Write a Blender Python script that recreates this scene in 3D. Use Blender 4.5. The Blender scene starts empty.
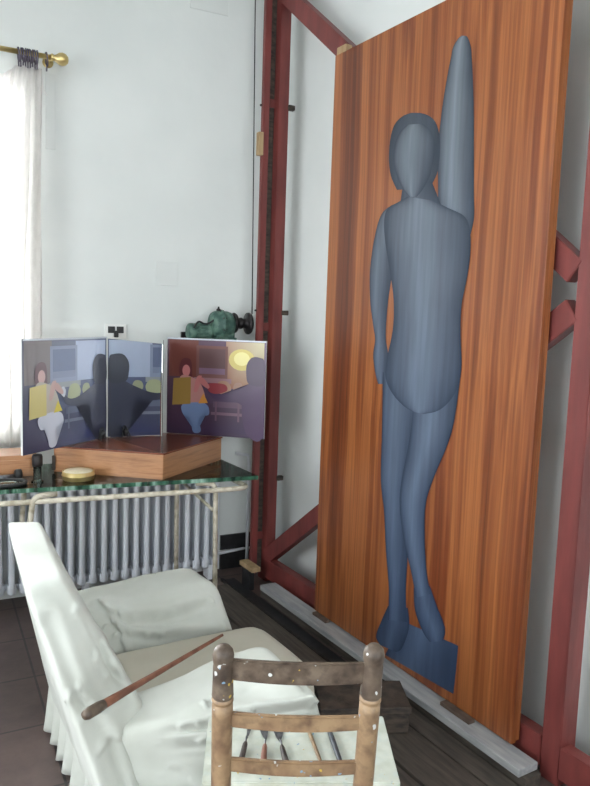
import bpy, bmesh, math, random
from mathutils import Vector, Matrix, noise
R = math.radians; PI = math.pi
random.seed(7)
S = bpy.context.scene; COL = S.collection

# ------------------------------------------------------------------ materials
def srgb(r, g, b):
    f = lambda c: (c/255/12.92) if c/255 <= .04045 else ((c/255+.055)/1.055)**2.4
    return (f(r), f(g), f(b), 1)
def new_mat(name):
    m = bpy.data.materials.new(name); m.use_nodes = True
    nt = m.node_tree; b = nt.nodes['Principled BSDF']
    return m, nt, b
def N(nt, t, **kw):
    n = nt.nodes.new(t)
    for k, v in kw.items():
        if k in n.inputs: n.inputs[k].default_value = v
        else: setattr(n, k, v)
    return n
def coords(nt, scale=(1,1,1), rot=(0,0,0), kind='Object'):
    tc = N(nt, 'ShaderNodeTexCoord'); mp = N(nt, 'ShaderNodeMapping')
    mp.inputs['Scale'].default_value = scale; mp.inputs['Rotation'].default_value = rot
    nt.links.new(tc.outputs[kind], mp.inputs['Vector']); return mp.outputs['Vector']
def ramp(nt, fac, stops):
    r = N(nt, 'ShaderNodeValToRGB'); e = r.color_ramp.elements
    while len(e) < len(stops): e.new(.5)
    for el, (p, c) in zip(e, stops): el.position = p; el.color = c
    nt.links.new(fac, r.inputs['Fac']); return r.outputs['Color']
def bump(nt, b, h, strength, dist=.01):
    n = N(nt, 'ShaderNodeBump'); n.inputs['Strength'].default_value = strength; n.inputs['Distance'].default_value = dist
    nt.links.new(h, n.inputs['Height']); nt.links.new(n.outputs['Normal'], b.inputs['Normal'])
def noisy(name, c1, c2, scale=8, rough=.6, metal=0, stretch=(1,1,1), detail=4, bmp=.1, bscale=None, lo=.35, hi=.65, spec=.5, bdist=.005):
    m, nt, b = new_mat(name)
    v = coords(nt, stretch)
    n = N(nt, 'ShaderNodeTexNoise', Scale=scale, Detail=detail); nt.links.new(v, n.inputs['Vector'])
    nt.links.new(ramp(nt, n.outputs['Fac'], [(lo, c1), (hi, c2)]), b.inputs['Base Color'])
    b.inputs['Roughness'].default_value = rough; b.inputs['Metallic'].default_value = metal
    b.inputs['Specular IOR Level'].default_value = spec
    if bmp:
        n2 = N(nt, 'ShaderNodeTexNoise', Scale=bscale or scale*4, Detail=5); nt.links.new(v, n2.inputs['Vector'])
        bump(nt, b, n2.outputs['Fac'], bmp, bdist)
    return m
M = {}
M['plaster'] = noisy('plaster', srgb(218,222,220), srgb(226,229,227), 1.5, .9, bmp=.25, bscale=14, spec=.2)
M['white_paint'] = noisy('white_paint', srgb(225,226,224), srgb(235,235,232), 4, .5, bmp=.05)
M['plate'] = noisy('plate', srgb(214,218,216), srgb(222,225,223), 4, .6, bmp=.05)
M['radiator'] = noisy('radiator_paint', srgb(222,226,234), srgb(234,236,240), 5, .4, bmp=.08, bscale=30)
M['tube'] = noisy('cream_tube', srgb(160,150,128), srgb(206,199,182), 26, .55, bmp=.5, bscale=70, lo=.33, hi=.55)
M['red'] = noisy('oxblood_paint', srgb(98,44,42), srgb(120,56,52), 5, .5, stretch=(3,3,.6), bmp=.15, bscale=20)
M['redside'] = M['red']
M['raw'] = noisy('raw_pine', srgb(150,124,90), srgb(172,146,110), 30, .7, stretch=(1,1,.15), bmp=.1)
M['brass'] = noisy('brass', srgb(206,182,120), srgb(228,206,150), 12, .38, .85, bmp=.05)
M['ring'] = noisy('dark_ring', srgb(84,78,92), srgb(112,104,116), 20, .5, .3, bmp=.05)
M['black'] = noisy('black_plastic', srgb(22,22,24), srgb(38,38,40), 20, .45, bmp=.05)
M['dark_metal'] = noisy('dark_metal', srgb(34,32,34), srgb(62,58,58), 30, .45, .6, bmp=.2)
M['steel'] = noisy('steel', srgb(90,92,96), srgb(140,142,146), 40, .35, .9, bmp=.1)
M['green'] = noisy('green_machine', srgb(52,84,76), srgb(92,122,108), 22, .5, bmp=.4, lo=.4, hi=.6)
M['greyplank'] = noisy('grey_plank', srgb(142,144,146), srgb(168,168,168), 10, .6, stretch=(4,.5,4), bmp=.2)
M['darkplank'] = noisy('dark_plank', srgb(58,52,48), srgb(84,76,68), 9, .7, stretch=(5,.5,5), bmp=.35, bscale=26, detail=8)
M['darkbox'] = noisy('worn_dark_wood', srgb(44,38,35), srgb(82,70,60), 18, .7, stretch=(1,1,3), bmp=.4, detail=8)
M['brownbox'] = noisy('brown_wood', srgb(72,58,50), srgb(98,82,70), 12, .7, bmp=.2)
M['cream'] = noisy('cream_felt', srgb(226,212,178), srgb(240,230,204), 20, .8, bmp=.05)
M['slab'] = None
def cloth(name, c1, c2):
    m, nt, b = new_mat(name)
    v = coords(nt)
    n = N(nt, 'ShaderNodeTexNoise', Scale=3.5, Detail=6); nt.links.new(v, n.inputs['Vector'])
    nt.links.new(ramp(nt, n.outputs['Fac'], [(.3, c1), (.65, c2)]), b.inputs['Base Color'])
    b.inputs['Roughness'].default_value = .9; b.inputs['Specular IOR Level'].default_value = .15
    b.inputs['Sheen Weight'].default_value = .15
    n2 = N(nt, 'ShaderNodeTexNoise', Scale=5, Detail=2, Distortion=.4); nt.links.new(coords(nt, (1,.6,1)), n2.inputs['Vector'])
    bump(nt, b, n2.outputs['Fac'], .35, .03)
    return m
M['slip'] = cloth('white_slipcover', srgb(190,193,184), srgb(208,211,204))
M['seatcloth'] = cloth('cream_seat_cloth', srgb(184,180,164), srgb(198,194,180))

def wood(name, stops, fine=60, gloss=.35, axis='z', warp=.35, coat=0):
    m, nt, b = new_mat(name)
    st = {'z': (1,1,.014), 'x': (.05,1,1), 'xy': (.06,.06,1), 'y': (1,.05,1)}[axis]
    v = coords(nt, st)
    n0 = N(nt, 'ShaderNodeTexNoise', Scale=2.2, Detail=2); nt.links.new(coords(nt, tuple(.3 if s < 1 else 1 for s in st)), n0.inputs['Vector'])
    mx = N(nt, 'ShaderNodeMix', data_type='VECTOR'); mx.inputs[0].default_value = warp*.1
    nt.links.new(v, mx.inputs[4]); nt.links.new(n0.outputs['Color'], mx.inputs[5])
    n = N(nt, 'ShaderNodeTexNoise', Scale=14, Detail=8, Roughness=.65); nt.links.new(mx.outputs[1], n.inputs['Vector'])
    n1 = N(nt, 'ShaderNodeTexNoise', Scale=fine, Detail=4, Roughness=.7); nt.links.new(mx.outputs[1], n1.inputs['Vector'])
    ad = N(nt, 'ShaderNodeMath', operation='MULTIPLY_ADD'); ad.inputs[1].default_value = .45
    nt.links.new(n1.outputs['Fac'], ad.inputs[0])
    ml = N(nt, 'ShaderNodeMath', operation='MULTIPLY'); ml.inputs[1].default_value = .6
    nt.links.new(n.outputs['Fac'], ml.inputs[0]); nt.links.new(ml.outputs[0], ad.inputs[2])
    nt.links.new(ramp(nt, ad.outputs[0], stops), b.inputs['Base Color'])
    b.inputs['Roughness'].default_value = gloss
    b.inputs['Coat Weight'].default_value = coat; b.inputs['Coat Roughness'].default_value = .35
    bump(nt, b, ad.outputs[0], .08, .004)
    return m
def veneer():
    """quarter-cut stripes that run the whole height of the sheet, wandering a little"""
    m, nt, b = new_mat('striped_veneer')
    v = coords(nt, (1,1,.012)); vs = coords(nt, (.6,.6,.25))
    n0 = N(nt, 'ShaderNodeTexNoise', Scale=1.6, Detail=2); nt.links.new(vs, n0.inputs['Vector'])
    sc = N(nt, 'ShaderNodeVectorMath', operation='SCALE'); sc.inputs['Scale'].default_value = .10; nt.links.new(n0.outputs['Color'], sc.inputs[0])
    ad = N(nt, 'ShaderNodeVectorMath', operation='ADD'); nt.links.new(v, ad.inputs[0]); nt.links.new(sc.outputs[0], ad.inputs[1])
    f = []
    for s_, d_ in ((3.2, 1), (17, 3), (85, 4)):
        n = N(nt, 'ShaderNodeTexNoise', Scale=s_, Detail=d_, Roughness=.6); nt.links.new(ad.outputs[0], n.inputs['Vector']); f.append(n.outputs['Fac'])
    a1 = N(nt, 'ShaderNodeMath', operation='MULTIPLY_ADD'); a1.inputs[1].default_value = .5; nt.links.new(f[0], a1.inputs[0])
    a2 = N(nt, 'ShaderNodeMath', operation='MULTIPLY'); a2.inputs[1].default_value = .5; nt.links.new(f[1], a2.inputs[0]); nt.links.new(a2.outputs[0], a1.inputs[2])
    base = ramp(nt, a1.outputs[0], [(.36, srgb(88,42,24)), (.46, srgb(122,66,35)), (.54, srgb(152,92,51)), (.63, srgb(112,56,30))])
    fine = ramp(nt, f[2], [(.35,(.36,.36,.36,1)),(.65,(.60,.60,.60,1))])
    mx = N(nt, 'ShaderNodeMix', data_type='RGBA', blend_type='OVERLAY'); mx.inputs[0].default_value = .7
    nt.links.new(base, mx.inputs[6]); nt.links.new(fine, mx.inputs[7]); nt.links.new(mx.outputs[2], b.inputs['Base Color'])
    b.inputs['Roughness'].default_value = .36; b.inputs['Specular IOR Level'].default_value = .5
    bump(nt, b, f[2], .06, .003); return m
M['veneer'] = veneer()
M['boxwood'] = wood('box_oak', [(.38, srgb(136,92,62)), (.52, srgb(176,128,90)), (.63, srgb(150,102,68))], gloss=.3, axis='xy')
M['boxtop'] = wood('box_top_stain', [(.38, srgb(96,52,34)), (.52, srgb(128,72,48)), (.63, srgb(104,56,36))], gloss=.25, axis='x')

def spotted_wood(name, base1, base2, dark, darkamt, z0=None, z1=None):
    """rustic chair wood with paint spatters; grime fades in with height where the hands grip it"""
    m, nt, b = new_mat(name)
    v = coords(nt, (1,1,1))
    n = N(nt, 'ShaderNodeTexNoise', Scale=22, Detail=6); nt.links.new(v, n.inputs['Vector'])
    c0 = ramp(nt, n.outputs['Fac'], [(.35, base1), (.65, base2)])
    n2 = N(nt, 'ShaderNodeTexNoise', Scale=30, Detail=7); nt.links.new(v, n2.inputs['Vector'])
    f = ramp(nt, n2.outputs['Fac'], [(.5-darkamt*.3, (0,0,0,1)), (.80-darkamt*.3, (1,1,1,1))])
    mx = N(nt, 'ShaderNodeMix', data_type='RGBA'); nt.links.new(c0, mx.inputs[6]); mx.inputs[7].default_value = dark
    nt.links.new(f, mx.inputs[0]); out = mx.outputs[2]
    for sc, th, c in ((44, .75, srgb(196,198,196)), (57, .765, srgb(120,150,176)), (50, .775, srgb(190,160,70))):
        s = N(nt, 'ShaderNodeTexNoise', Scale=sc, Detail=1); nt.links.new(coords(nt, (1,1,1), (sc, 1, 2)), s.inputs['Vector'])
        ff = ramp(nt, s.outputs['Fac'], [(th-.02, (0,0,0,1)), (th, (1,1,1,1))])
        m2 = N(nt, 'ShaderNodeMix', data_type='RGBA'); nt.links.new(out, m2.inputs[6]); m2.inputs[7].default_value = c
        nt.links.new(ff, m2.inputs[0]); out = m2.outputs[2]
    nt.links.new(out, b.inputs['Base Color']); b.inputs['Roughness'].default_value = .5
    bump(nt, b, n2.outputs['Fac'], .25, .004)
    return m
M['chairwood'] = spotted_wood('worn_chair_wood', srgb(124,98,74), srgb(150,124,94), srgb(92,70,54), .12)
M['chairdark'] = spotted_wood('grimy_chair_wood', srgb(84,70,58), srgb(112,98,84), srgb(56,44,36), .3)
M['slab'] = spotted_wood('painted_slab', srgb(186,190,176), srgb(204,207,196), srgb(186,196,190), .0)

def floor_mat():
    m, nt, b = new_mat('slate_tiles')
    v = coords(nt, (1,1,1), (0,0,R(4)))
    br = N(nt, 'ShaderNodeTexBrick', Scale=1); br.offset = 0; br.inputs['Brick Width'].default_value = .42; br.inputs['Row Height'].default_value = .42
    br.inputs['Mortar Size'].default_value = .006; br.inputs['Mortar Smooth'].default_value = .3
    br.inputs['Color1'].default_value = srgb(84,72,70); br.inputs['Color2'].default_value = srgb(98,82,78); br.inputs['Mortar'].default_value = srgb(56,52,52)
    nt.links.new(v, br.inputs['Vector'])
    n = N(nt, 'ShaderNodeTexNoise', Scale=7, Detail=9, Roughness=.7); nt.links.new(v, n.inputs['Vector'])
    mx = N(nt, 'ShaderNodeMix', data_type='RGBA', blend_type='OVERLAY'); mx.inputs[0].default_value = .55
    nt.links.new(br.outputs['Color'], mx.inputs[6]); nt.links.new(ramp(nt, n.outputs['Fac'], [(.3,(.25,.25,.26,1)),(.7,(.7,.68,.66,1))]), mx.inputs[7])
    nt.links.new(mx.outputs[2], b.inputs['Base Color']); b.inputs['Roughness'].default_value = .45
    bump(nt, b, n.outputs['Fac'], .2, .01)
    return m
M['floor'] = floor_mat()

def attr_mat(name, rough=.5, streak=.0, spec=.3, alpha=1, gloss=0):
    """paint or print whose own colours are stored per corner of the mesh (a picture, not light)"""
    m, nt, b = new_mat(name)
    a = N(nt, 'ShaderNodeVertexColor', layer_name='paint'); out = a.outputs['Color']
    if streak:
        n = N(nt, 'ShaderNodeTexNoise', Scale=40, Detail=4); nt.links.new(coords(nt, (1,1,.06)), n.inputs['Vector'])
        mx = N(nt, 'ShaderNodeMix', data_type='RGBA', blend_type='OVERLAY'); mx.inputs[0].default_value = streak
        nt.links.new(out, mx.inputs[6]); nt.links.new(ramp(nt, n.outputs['Fac'], [(.3,(.3,.3,.3,1)),(.7,(.7,.7,.7,1))]), mx.inputs[7]); out = mx.outputs[2]
    nt.links.new(out, b.inputs['Base Color']); b.inputs['Roughness'].default_value = rough; b.inputs['Specular IOR Level'].default_value = spec
    b.inputs['Coat Weight'].default_value = gloss; b.inputs['Coat Roughness'].default_value = .12
    return m
M['figpaint'] = attr_mat('figure_paint', .45, .35)
M['print'] = attr_mat('photo_print', .4, 0, .4, gloss=.25)

def glass(name, tint, tr=.9, rough=0.0):
    m, nt, b = new_mat(name)
    t = N(nt, 'ShaderNodeBsdfTransparent', Color=tint); g = N(nt, 'ShaderNodeBsdfGlossy', Roughness=rough)
    fr = N(nt, 'ShaderNodeFresnel', IOR=1.5); mx = N(nt, 'ShaderNodeMixShader')
    nt.links.new(fr.outputs[0], mx.inputs[0]); nt.links.new(t.outputs[0], mx.inputs[1]); nt.links.new(g.outputs[0], mx.inputs[2])
    nt.links.new(mx.outputs[0], nt.nodes['Material Output'].inputs['Surface']); return m
M['pane'] = glass('window_pane', (.97,.98,.98,1))
M['tabletop'] = glass('table_glass', (.80,.90,.86,1))
def edge_glass():
    m, nt, b = new_mat('green_glass_edge')
    n = N(nt, 'ShaderNodeTexNoise', Scale=26, Detail=3); nt.links.new(coords(nt, (1,1,.2)), n.inputs['Vector'])
    nt.links.new(ramp(nt, n.outputs['Fac'], [(.38, srgb(28,62,48)), (.52, srgb(62,112,88)), (.66, srgb(170,206,188))]), b.inputs['Base Color'])
    b.inputs['Roughness'].default_value = .12; b.inputs['Transmission Weight'].default_value = .25
    return m
M['glassedge'] = edge_glass()
m, nt, b = new_mat('mirror_glass'); b.inputs['Metallic'].default_value = 1; b.inputs['Roughness'].default_value = .015; b.inputs['Base Color'].default_value = (.78,.80,.80,1); M['mirror'] = m
n_ = N(nt, 'ShaderNodeTexNoise', Scale=6); nt.links.new(coords(nt), n_.inputs['Vector']); nt.links.new(ramp(nt, n_.outputs['Fac'], [(.3,(.74,.76,.77,1)),(.7,(.80,.82,.82,1))]), b.inputs['Base Color'])
def curtain_mat():
    m, nt, b = new_mat('sheer_curtain')
    n = N(nt, 'ShaderNodeTexNoise', Scale=60); nt.links.new(coords(nt, (1,1,.3)), n.inputs['Vector'])
    c = ramp(nt, n.outputs['Fac'], [(.3, srgb(232,230,228)), (.7, srgb(242,240,238))])
    nt.links.new(c, b.inputs['Base Color']); b.inputs['Roughness'].default_value = .9; b.inputs['Specular IOR Level'].default_value = .1
    t = N(nt, 'ShaderNodeBsdfTranslucent'); nt.links.new(c, t.inputs['Color'])
    mx = N(nt, 'ShaderNodeMixShader'); mx.inputs[0].default_value = .6
    nt.links.new(b.outputs[0], mx.inputs[1]); nt.links.new(t.outputs[0], mx.inputs[2])
    tp = N(nt, 'ShaderNodeBsdfTransparent'); m3 = N(nt, 'ShaderNodeMixShader'); m3.inputs[0].default_value = .05
    nt.links.new(mx.outputs[0], m3.inputs[1]); nt.links.new(tp.outputs[0], m3.inputs[2]); mx = m3
    nt.links.new(mx.outputs[0], nt.nodes['Material Output'].inputs['Surface']); return m
M['curtain'] = curtain_mat()

# ------------------------------------------------------------------ mesh helpers
def add_box(bm, c, s, rz=0, mat=None, bev=0):
    T = mat or Matrix.Translation(c) @ Matrix.Rotation(rz, 4, 'Z')
    if mat is not None: T = mat @ Matrix.Translation(c)
    r = bmesh.ops.create_cube(bm, size=1, matrix=T @ Matrix.Diagonal((*s, 1)))
    if bev:
        es = list({e for v in r['verts'] for e in v.link_edges})
        bmesh.ops.bevel(bm, geom=es, offset=bev, segments=2, affect='EDGES', profile=.6)
def add_beam(bm, p, q, w, h, up=(0,0,1), bev=.003):
    """square bar from p to q, w across, h along up"""
    p, q = Vector(p), Vector(q); d = (q-p); L = d.length; d.normalize(); up = Vector(up)
    s = d.cross(up).normalized(); u = s.cross(d).normalized()
    T = Matrix((( *[s[i] for i in range(0)],),)) if False else Matrix([[s.x,d.x,u.x,0],[s.y,d.y,u.y,0],[s.z,d.z,u.z,0],[0,0,0,1]])
    T = Matrix.Translation((p+q)/2) @ T
    r = bmesh.ops.create_cube(bm, size=1, matrix=T @ Matrix.Diagonal((w, L, h, 1)))
    if bev: bmesh.ops.bevel(bm, geom=list({e for v in r['verts'] for e in v.link_edges}), offset=bev, segments=2, affect='EDGES')
def smooth_path(pts, n=6):
    pts = [Vector(p) for p in pts]; out = []
    for i in range(len(pts)-1):
        p0 = pts[max(i-1,0)]; p1 = pts[i]; p2 = pts[i+1]; p3 = pts[min(i+2,len(pts)-1)]
        for k in range(n):
            t = k/n
            out.append(.5*((2*p1)+(p2-p0)*t+(2*p0-5*p1+4*p2-p3)*t*t+(3*p1-p0-3*p2+p3)*t**3))
    out.append(pts[-1]); return out
def round_path(pts, r=.05, n=6):
    """polyline with rounded corners"""
    pts = [Vector(p) for p in pts]; out = [pts[0]]
    for a, b, c in zip(pts, pts[1:], pts[2:]):
        k = min(r, (a-b).length*.45, (c-b).length*.45)
        p = b+(a-b).normalized()*k; q = b+(c-b).normalized()*k
        for i in range(n+1):
            t = i/n; out.append(p*(1-t)**2+b*2*t*(1-t)+q*t*t)
    out.append(pts[-1]); return out
def add_tube(bm, pts, r, seg=10, closed=False, flat=1, caps=True):
    pts = [Vector(p) for p in pts]; n = len(pts)
    rs = r if isinstance(r, (list, tuple)) else [r]*n
    rings = []; nrm = None
    for i, p in enumerate(pts):
        a = pts[(i-1) % n] if (closed or i) else p; c = pts[(i+1) % n] if (closed or i < n-1) else p
        t = (c-a).normalized()
        if nrm is None: nrm = t.orthogonal().normalized() if abs(t.z) > .9 else t.cross(Vector((0,0,1))).normalized()
        nrm = (nrm - t*nrm.dot(t)).normalized(); bn = t.cross(nrm)
        rings.append([bm.verts.new(p + rs[i]*(nrm*math.cos(2*PI*k/seg)+bn*math.sin(2*PI*k/seg)*flat)) for k in range(seg)])
    m = n if closed else n-1
    for i in range(m):
        A, B = rings[i], rings[(i+1) % n]
        for k in range(seg):
            f = bm.faces.new((A[k], A[(k+1)%seg], B[(k+1)%seg], B[k])); f.smooth = True
    if not closed and caps:
        bm.faces.new(rings[0][::-1]); bm.faces.new(rings[-1])
def add_lathe(bm, prof, T, seg=24):
    rings = []
    for r, z in prof:
        rings.append([bm.verts.new(T @ Vector((max(r,1e-4)*math.cos(2*PI*k/seg), max(r,1e-4)*math.sin(2*PI*k/seg), z))) for k in range(seg)])
    for A, B in zip(rings, rings[1:]):
        for k in range(seg):
            f = bm.faces.new((A[k], A[(k+1)%seg], B[(k+1)%seg], B[k])); f.smooth = True
    bm.faces.new(rings[0][::-1]); bm.faces.new(rings[-1])
def add_prism(bm, poly, z0, z1, T=Matrix.Identity(4), bev=0):
    lo = [bm.verts.new(T @ Vector((x,y,z0))) for x, y in poly]; hi = [bm.verts.new(T @ Vector((x,y,z1))) for x, y in poly]
    n = len(poly); fs = [bm.faces.new(lo[::-1]), bm.faces.new(hi)]
    for i in range(n): fs.append(bm.faces.new((lo[i], lo[(i+1)%n], hi[(i+1)%n], hi[i])))
    if bev: bmesh.ops.bevel(bm, geom=list({e for f in fs for e in f.edges}), offset=bev, segments=2, affect='EDGES')
def align(p, d):
    """frame at p whose z axis runs along d"""
    return Matrix.Translation(p) @ Vector((0,0,1)).rotation_difference(Vector(d).normalized()).to_matrix().to_4x4()
def obj(name, bm, mat, parent=None, recalc=True):
    if recalc: bmesh.ops.recalc_face_normals(bm, faces=bm.faces)
    me = bpy.data.meshes.new(name); 
    if parent is not None:
        bm.transform(Matrix.Translation(-world_of(parent)))
    bm.to_mesh(me); bm.free()
    for mm in (mat if isinstance(mat, (list,tuple)) else [mat]): me.materials.append(mm)
    o = bpy.data.objects.new(name, me); COL.objects.link(o)
    if parent is not None: o.parent = parent
    return o
def world_of(o):
    p = Vector(o.location)
    while o.parent: o = o.parent; p += Vector(o.location)
    return p
def thing(name, label, cat, loc, group=None):
    o = bpy.data.objects.new(name, None); COL.objects.link(o); o.location = loc; o.empty_display_size = .1
    o['label'] = label; o['category'] = cat
    if group: o['group'] = group
    return o
def tag(o, label, cat, group=None):
    o['label'] = label; o['category'] = cat
    if group: o['group'] = group
    return o
def single(name, bm, mat, label, cat, group=None):
    """one-mesh thing, origin moved to the middle of its base"""
    xs = [v.co.copy() for v in bm.verts]
    c = Vector(((min(v.x for v in xs)+max(v.x for v in xs))/2, (min(v.y for v in xs)+max(v.y for v in xs))/2, min(v.z for v in xs)))
    bm.transform(Matrix.Translation(-c)); o = obj(name, bm, mat); o.location = c; return tag(o, label, cat, group)
def struct(name, bm, mat, parent=None):
    o = obj(name, bm, mat, parent)
    if parent is None: o['kind'] = 'structure'
    return o
BM = bmesh.new

# ------------------------------------------------------------------ camera
cam_d = bpy.data.cameras.new('camera'); cam = bpy.data.objects.new('camera', cam_d); COL.objects.link(cam)
cam_d.sensor_fit = 'HORIZONTAL'; cam_d.sensor_width = 36; cam_d.lens = 36*710/590; cam_d.clip_start = .02
rot = Matrix(((.853,.031,-.520),(-.520,.114,-.846),(.033,.993,.114)))
cam.matrix_world = Matrix.Translation((0,0,1.75)) @ rot.to_quaternion().normalized().to_matrix().to_4x4()
S.camera = cam

# ------------------------------------------------------------------ room shell
# the radiator wall is a few degrees off square to the easel wall
WA = R(-4.665); WP = Vector((2.42, 4.179, 0))
WD = Vector((math.cos(WA), math.sin(WA), 0)); WN = Vector((-WD.y, WD.x, 0))
def bw(x, off, z=0):
    """point in front of the back wall: world x, distance off the wall, height"""
    t = (x-WP.x)/WD.x; p = WP + WD*t - WN*off; p.z = z; return p
TW = Matrix.Translation(WP) @ Matrix.Rotation(WA, 4, 'Z')      # local x along wall (negative = left), local y into the wall
def wbox(bm, x0, x1, off0, off1, z0, z1, bev=0):
    """box by world x range on the wall, offset range and z range"""
    a = (x0-WP.x)/WD.x; b_ = (x1-WP.x)/WD.x
    add_box(bm, ((a+b_)/2, -(off0+off1)/2, (z0+z1)/2), (abs(b_-a), abs(off1-off0), abs(z1-z0)), mat=TW, bev=bev)
H = 3.95; XL = -2.3; YB = -2.2
WX0, WX1, WZ0, WZ1 = -.75, .80, 1.02, 2.95
bm = BM()
wbox(bm, XL-.1, WX0, -.25, 0, 0, H); wbox(bm, WX1, 2.42, -.25, 0, 0, H)
wbox(bm, WX0, WX1, -.25, 0, 0, WZ0); wbox(bm, WX0, WX1, -.25, 0, WZ1, H)
struct('wall_back', bm, M['plaster'])
bm = BM(); add_box(bm, (2.52, (YB+4.4)/2, H/2), (.2, 4.4-YB, H)); struct('wall_right', bm, M['plaster'])
FX0, FX1, FZ0, FZ1 = -1.4, 1.9, .8, 3.0
bm = BM()
for x0, x1, z0, z1 in ((-2.4, FX0, 0, H), (FX1, 2.6, 0, H), (FX0, FX1, 0, FZ0), (FX0, FX1, FZ1, H)):
    add_box(bm, ((x0+x1)/2, YB-.1, (z0+z1)/2), (x1-x0, .2, z1-z0))
struct('wall_front', bm, M['plaster'])
LY0, LY1, LZ0, LZ1 = -.6, 2.9, .6, 3.1
bm = BM()
for y0, y1, z0, z1 in ((YB-.2, LY0, 0, H), (LY1, 4.8, 0, H), (LY0, LY1, 0, LZ0), (LY0, LY1, LZ1, H)):
    add_box(bm, (XL-.1, (y0+y1)/2, (z0+z1)/2), (.2, y1-y0, z1-z0))
struct('wall_left', bm, M['plaster'])
bm = BM(); add_box(bm, (.1, 1.3, -.05), (5.1, 7.4, .1)); struct('floor', bm, M['floor'])
bm = BM(); add_box(bm, (.1, 1.3, H+.05), (5.1, 7.4, .1)); struct('ceiling', bm, M['plaster'])
# windows
win = bpy.data.objects.new('window_1', None); COL.objects.link(win); win.location = bw(.02, -.12, WZ0); win['kind'] = 'structure'
bm = BM(); o0, o1 = -.16, -.09
wbox(bm, WX0, WX0+.06, o0, o1, WZ0, WZ1); wbox(bm, WX1-.06, WX1, o0, o1, WZ0, WZ1)
wbox(bm, WX0+.06, WX1-.06, o0, o1, WZ0, WZ0+.06); wbox(bm, WX0+.06, WX1-.06, o0, o1, WZ1-.06, WZ1)
wbox(bm, -.01, .05, o0, o1, WZ0+.06, WZ1-.06)
obj('window_frame', bm, M['white_paint'], win)
bm = BM(); wbox(bm, WX0+.06, -.01, -.13, -.124, WZ0+.06, WZ1-.06); wbox(bm, .05, WX1-.06, -.13, -.124, WZ0+.06, WZ1-.06)
obj('window_pane', bm, M['pane'], win)
win = bpy.data.objects.new('window_2', None); COL.objects.link(win); win.location = (XL-.1, (LY0+LY1)/2, LZ0); win['kind'] = 'structure'
bm = BM()
for y in (LY0+.03, (LY0+LY1)/2, LY1-.03): add_box(bm, (XL-.1, y, (LZ0+LZ1)/2), (.07, .06, LZ1-LZ0))
for z in (LZ0+.03, LZ1-.03):
    for y in ((LY0*3+LY1)/4, (LY0+LY1*3)/4): add_box(bm, (XL-.1, y, z), (.06, (LY1-LY0)/2-.06, .06))
obj('window_frame', bm, M['white_paint'], win)
bm = BM()
for y in ((LY0*3+LY1)/4, (LY0+LY1*3)/4): add_box(bm, (XL-.1, y, (LZ0+LZ1)/2), (.006, (LY1-LY0)/2-.06, LZ1-LZ0-.12))
obj('window_pane', bm, M['pane'], win)
win = bpy.data.objects.new('window_3', None); COL.objects.link(win); win.location = ((FX0+FX1)/2, YB-.1, FZ0); win['kind'] = 'structure'
bm = BM()
for x in (FX0+.03, (FX0+FX1)/2, FX1-.03): add_box(bm, (x, YB-.1, (FZ0+FZ1)/2), (.06, .07, FZ1-FZ0))
for z in (FZ0+.03, FZ1-.03):
    for x in ((FX0*3+FX1)/4, (FX0+FX1*3)/4): add_box(bm, (x, YB-.1, z), ((FX1-FX0)/2-.06, .06, .06))
obj('window_frame', bm, M['white_paint'], win)
bm = BM()
for x in ((FX0*3+FX1)/4, (FX0+FX1*3)/4): add_box(bm, (x, YB-.1, (FZ0+FZ1)/2), ((FX1-FX0)/2-.06, .006, FZ1-FZ0-.12))
obj('window_pane', bm, M['pane'], win)
# black skirting on the back wall, right of the radiator
bm = BM(); wbox(bm, 2.03, 2.40, 0, .015, 0, .115); wbox(bm, 2.03, 2.40, 0, .015, .135, .235); struct('baseboard_back', bm, M['black'])

# ------------------------------------------------------------------ wall fittings
def outlet():
    t = thing('electrical_outlet', 'white double wall outlet with dark sockets above the photo panels', 'outlet', bw(1.326, 0, 1.555))
    bm = BM(); wbox(bm, 1.262, 1.39, 0, .012, 1.55, 1.64, .004); cp = obj('cover_plate', bm, M['white_paint'], t)
    for x in (1.30, 1.352):
        bm = BM(); wbox(bm, x-.021, x+.021, .012, .016, 1.585, 1.625, .001); s = obj('socket', bm, M['black'], cp)
    bm = BM(); wbox(bm, 1.312, 1.336, .0165, .045, 1.56, 1.60, .004); obj('plug', bm, M['black'], t)
outlet()
bm = BM(); wbox(bm, 1.572, 1.712, 0, .005, 1.885, 2.03, .002)
single('blanking_plate', bm, M['plate'], 'square painted-over cover plate in the middle of the white wall', 'cover plate')
bm = BM(); wbox(bm, 1.766, 2.01, 0, .005, 3.555, 3.75, .002)
single('blanking_plate', bm, M['plate'], 'wide painted-over cover plate high on the wall at the top of the photo', 'cover plate')
bm = BM(); wbox(bm, .93, .985, 0, .008, 2.62, 3.03, .002)
single('shutter_box_cover', bm, M['plate'], 'tall narrow painted cover strip on the wall right beside the curtain', 'cover strip')
bm = BM(); add_tube(bm, [bw(2.218, .03, .0), bw(2.218, .03, .72), bw(2.21, .03, .78), bw(2.12, .03, .80)], .011)
single('heating_pipe', bm, M['radiator'], 'thin white vertical pipe on the wall between radiator and red post', 'pipe')
bm = BM(); add_tube(bm, [bw(2.0, .035, .12), bw(2.19, .035, .135)], .009)
single('heating_pipe', bm, M['radiator'], 'short white horizontal pipe crossing the black skirting', 'pipe')

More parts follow.
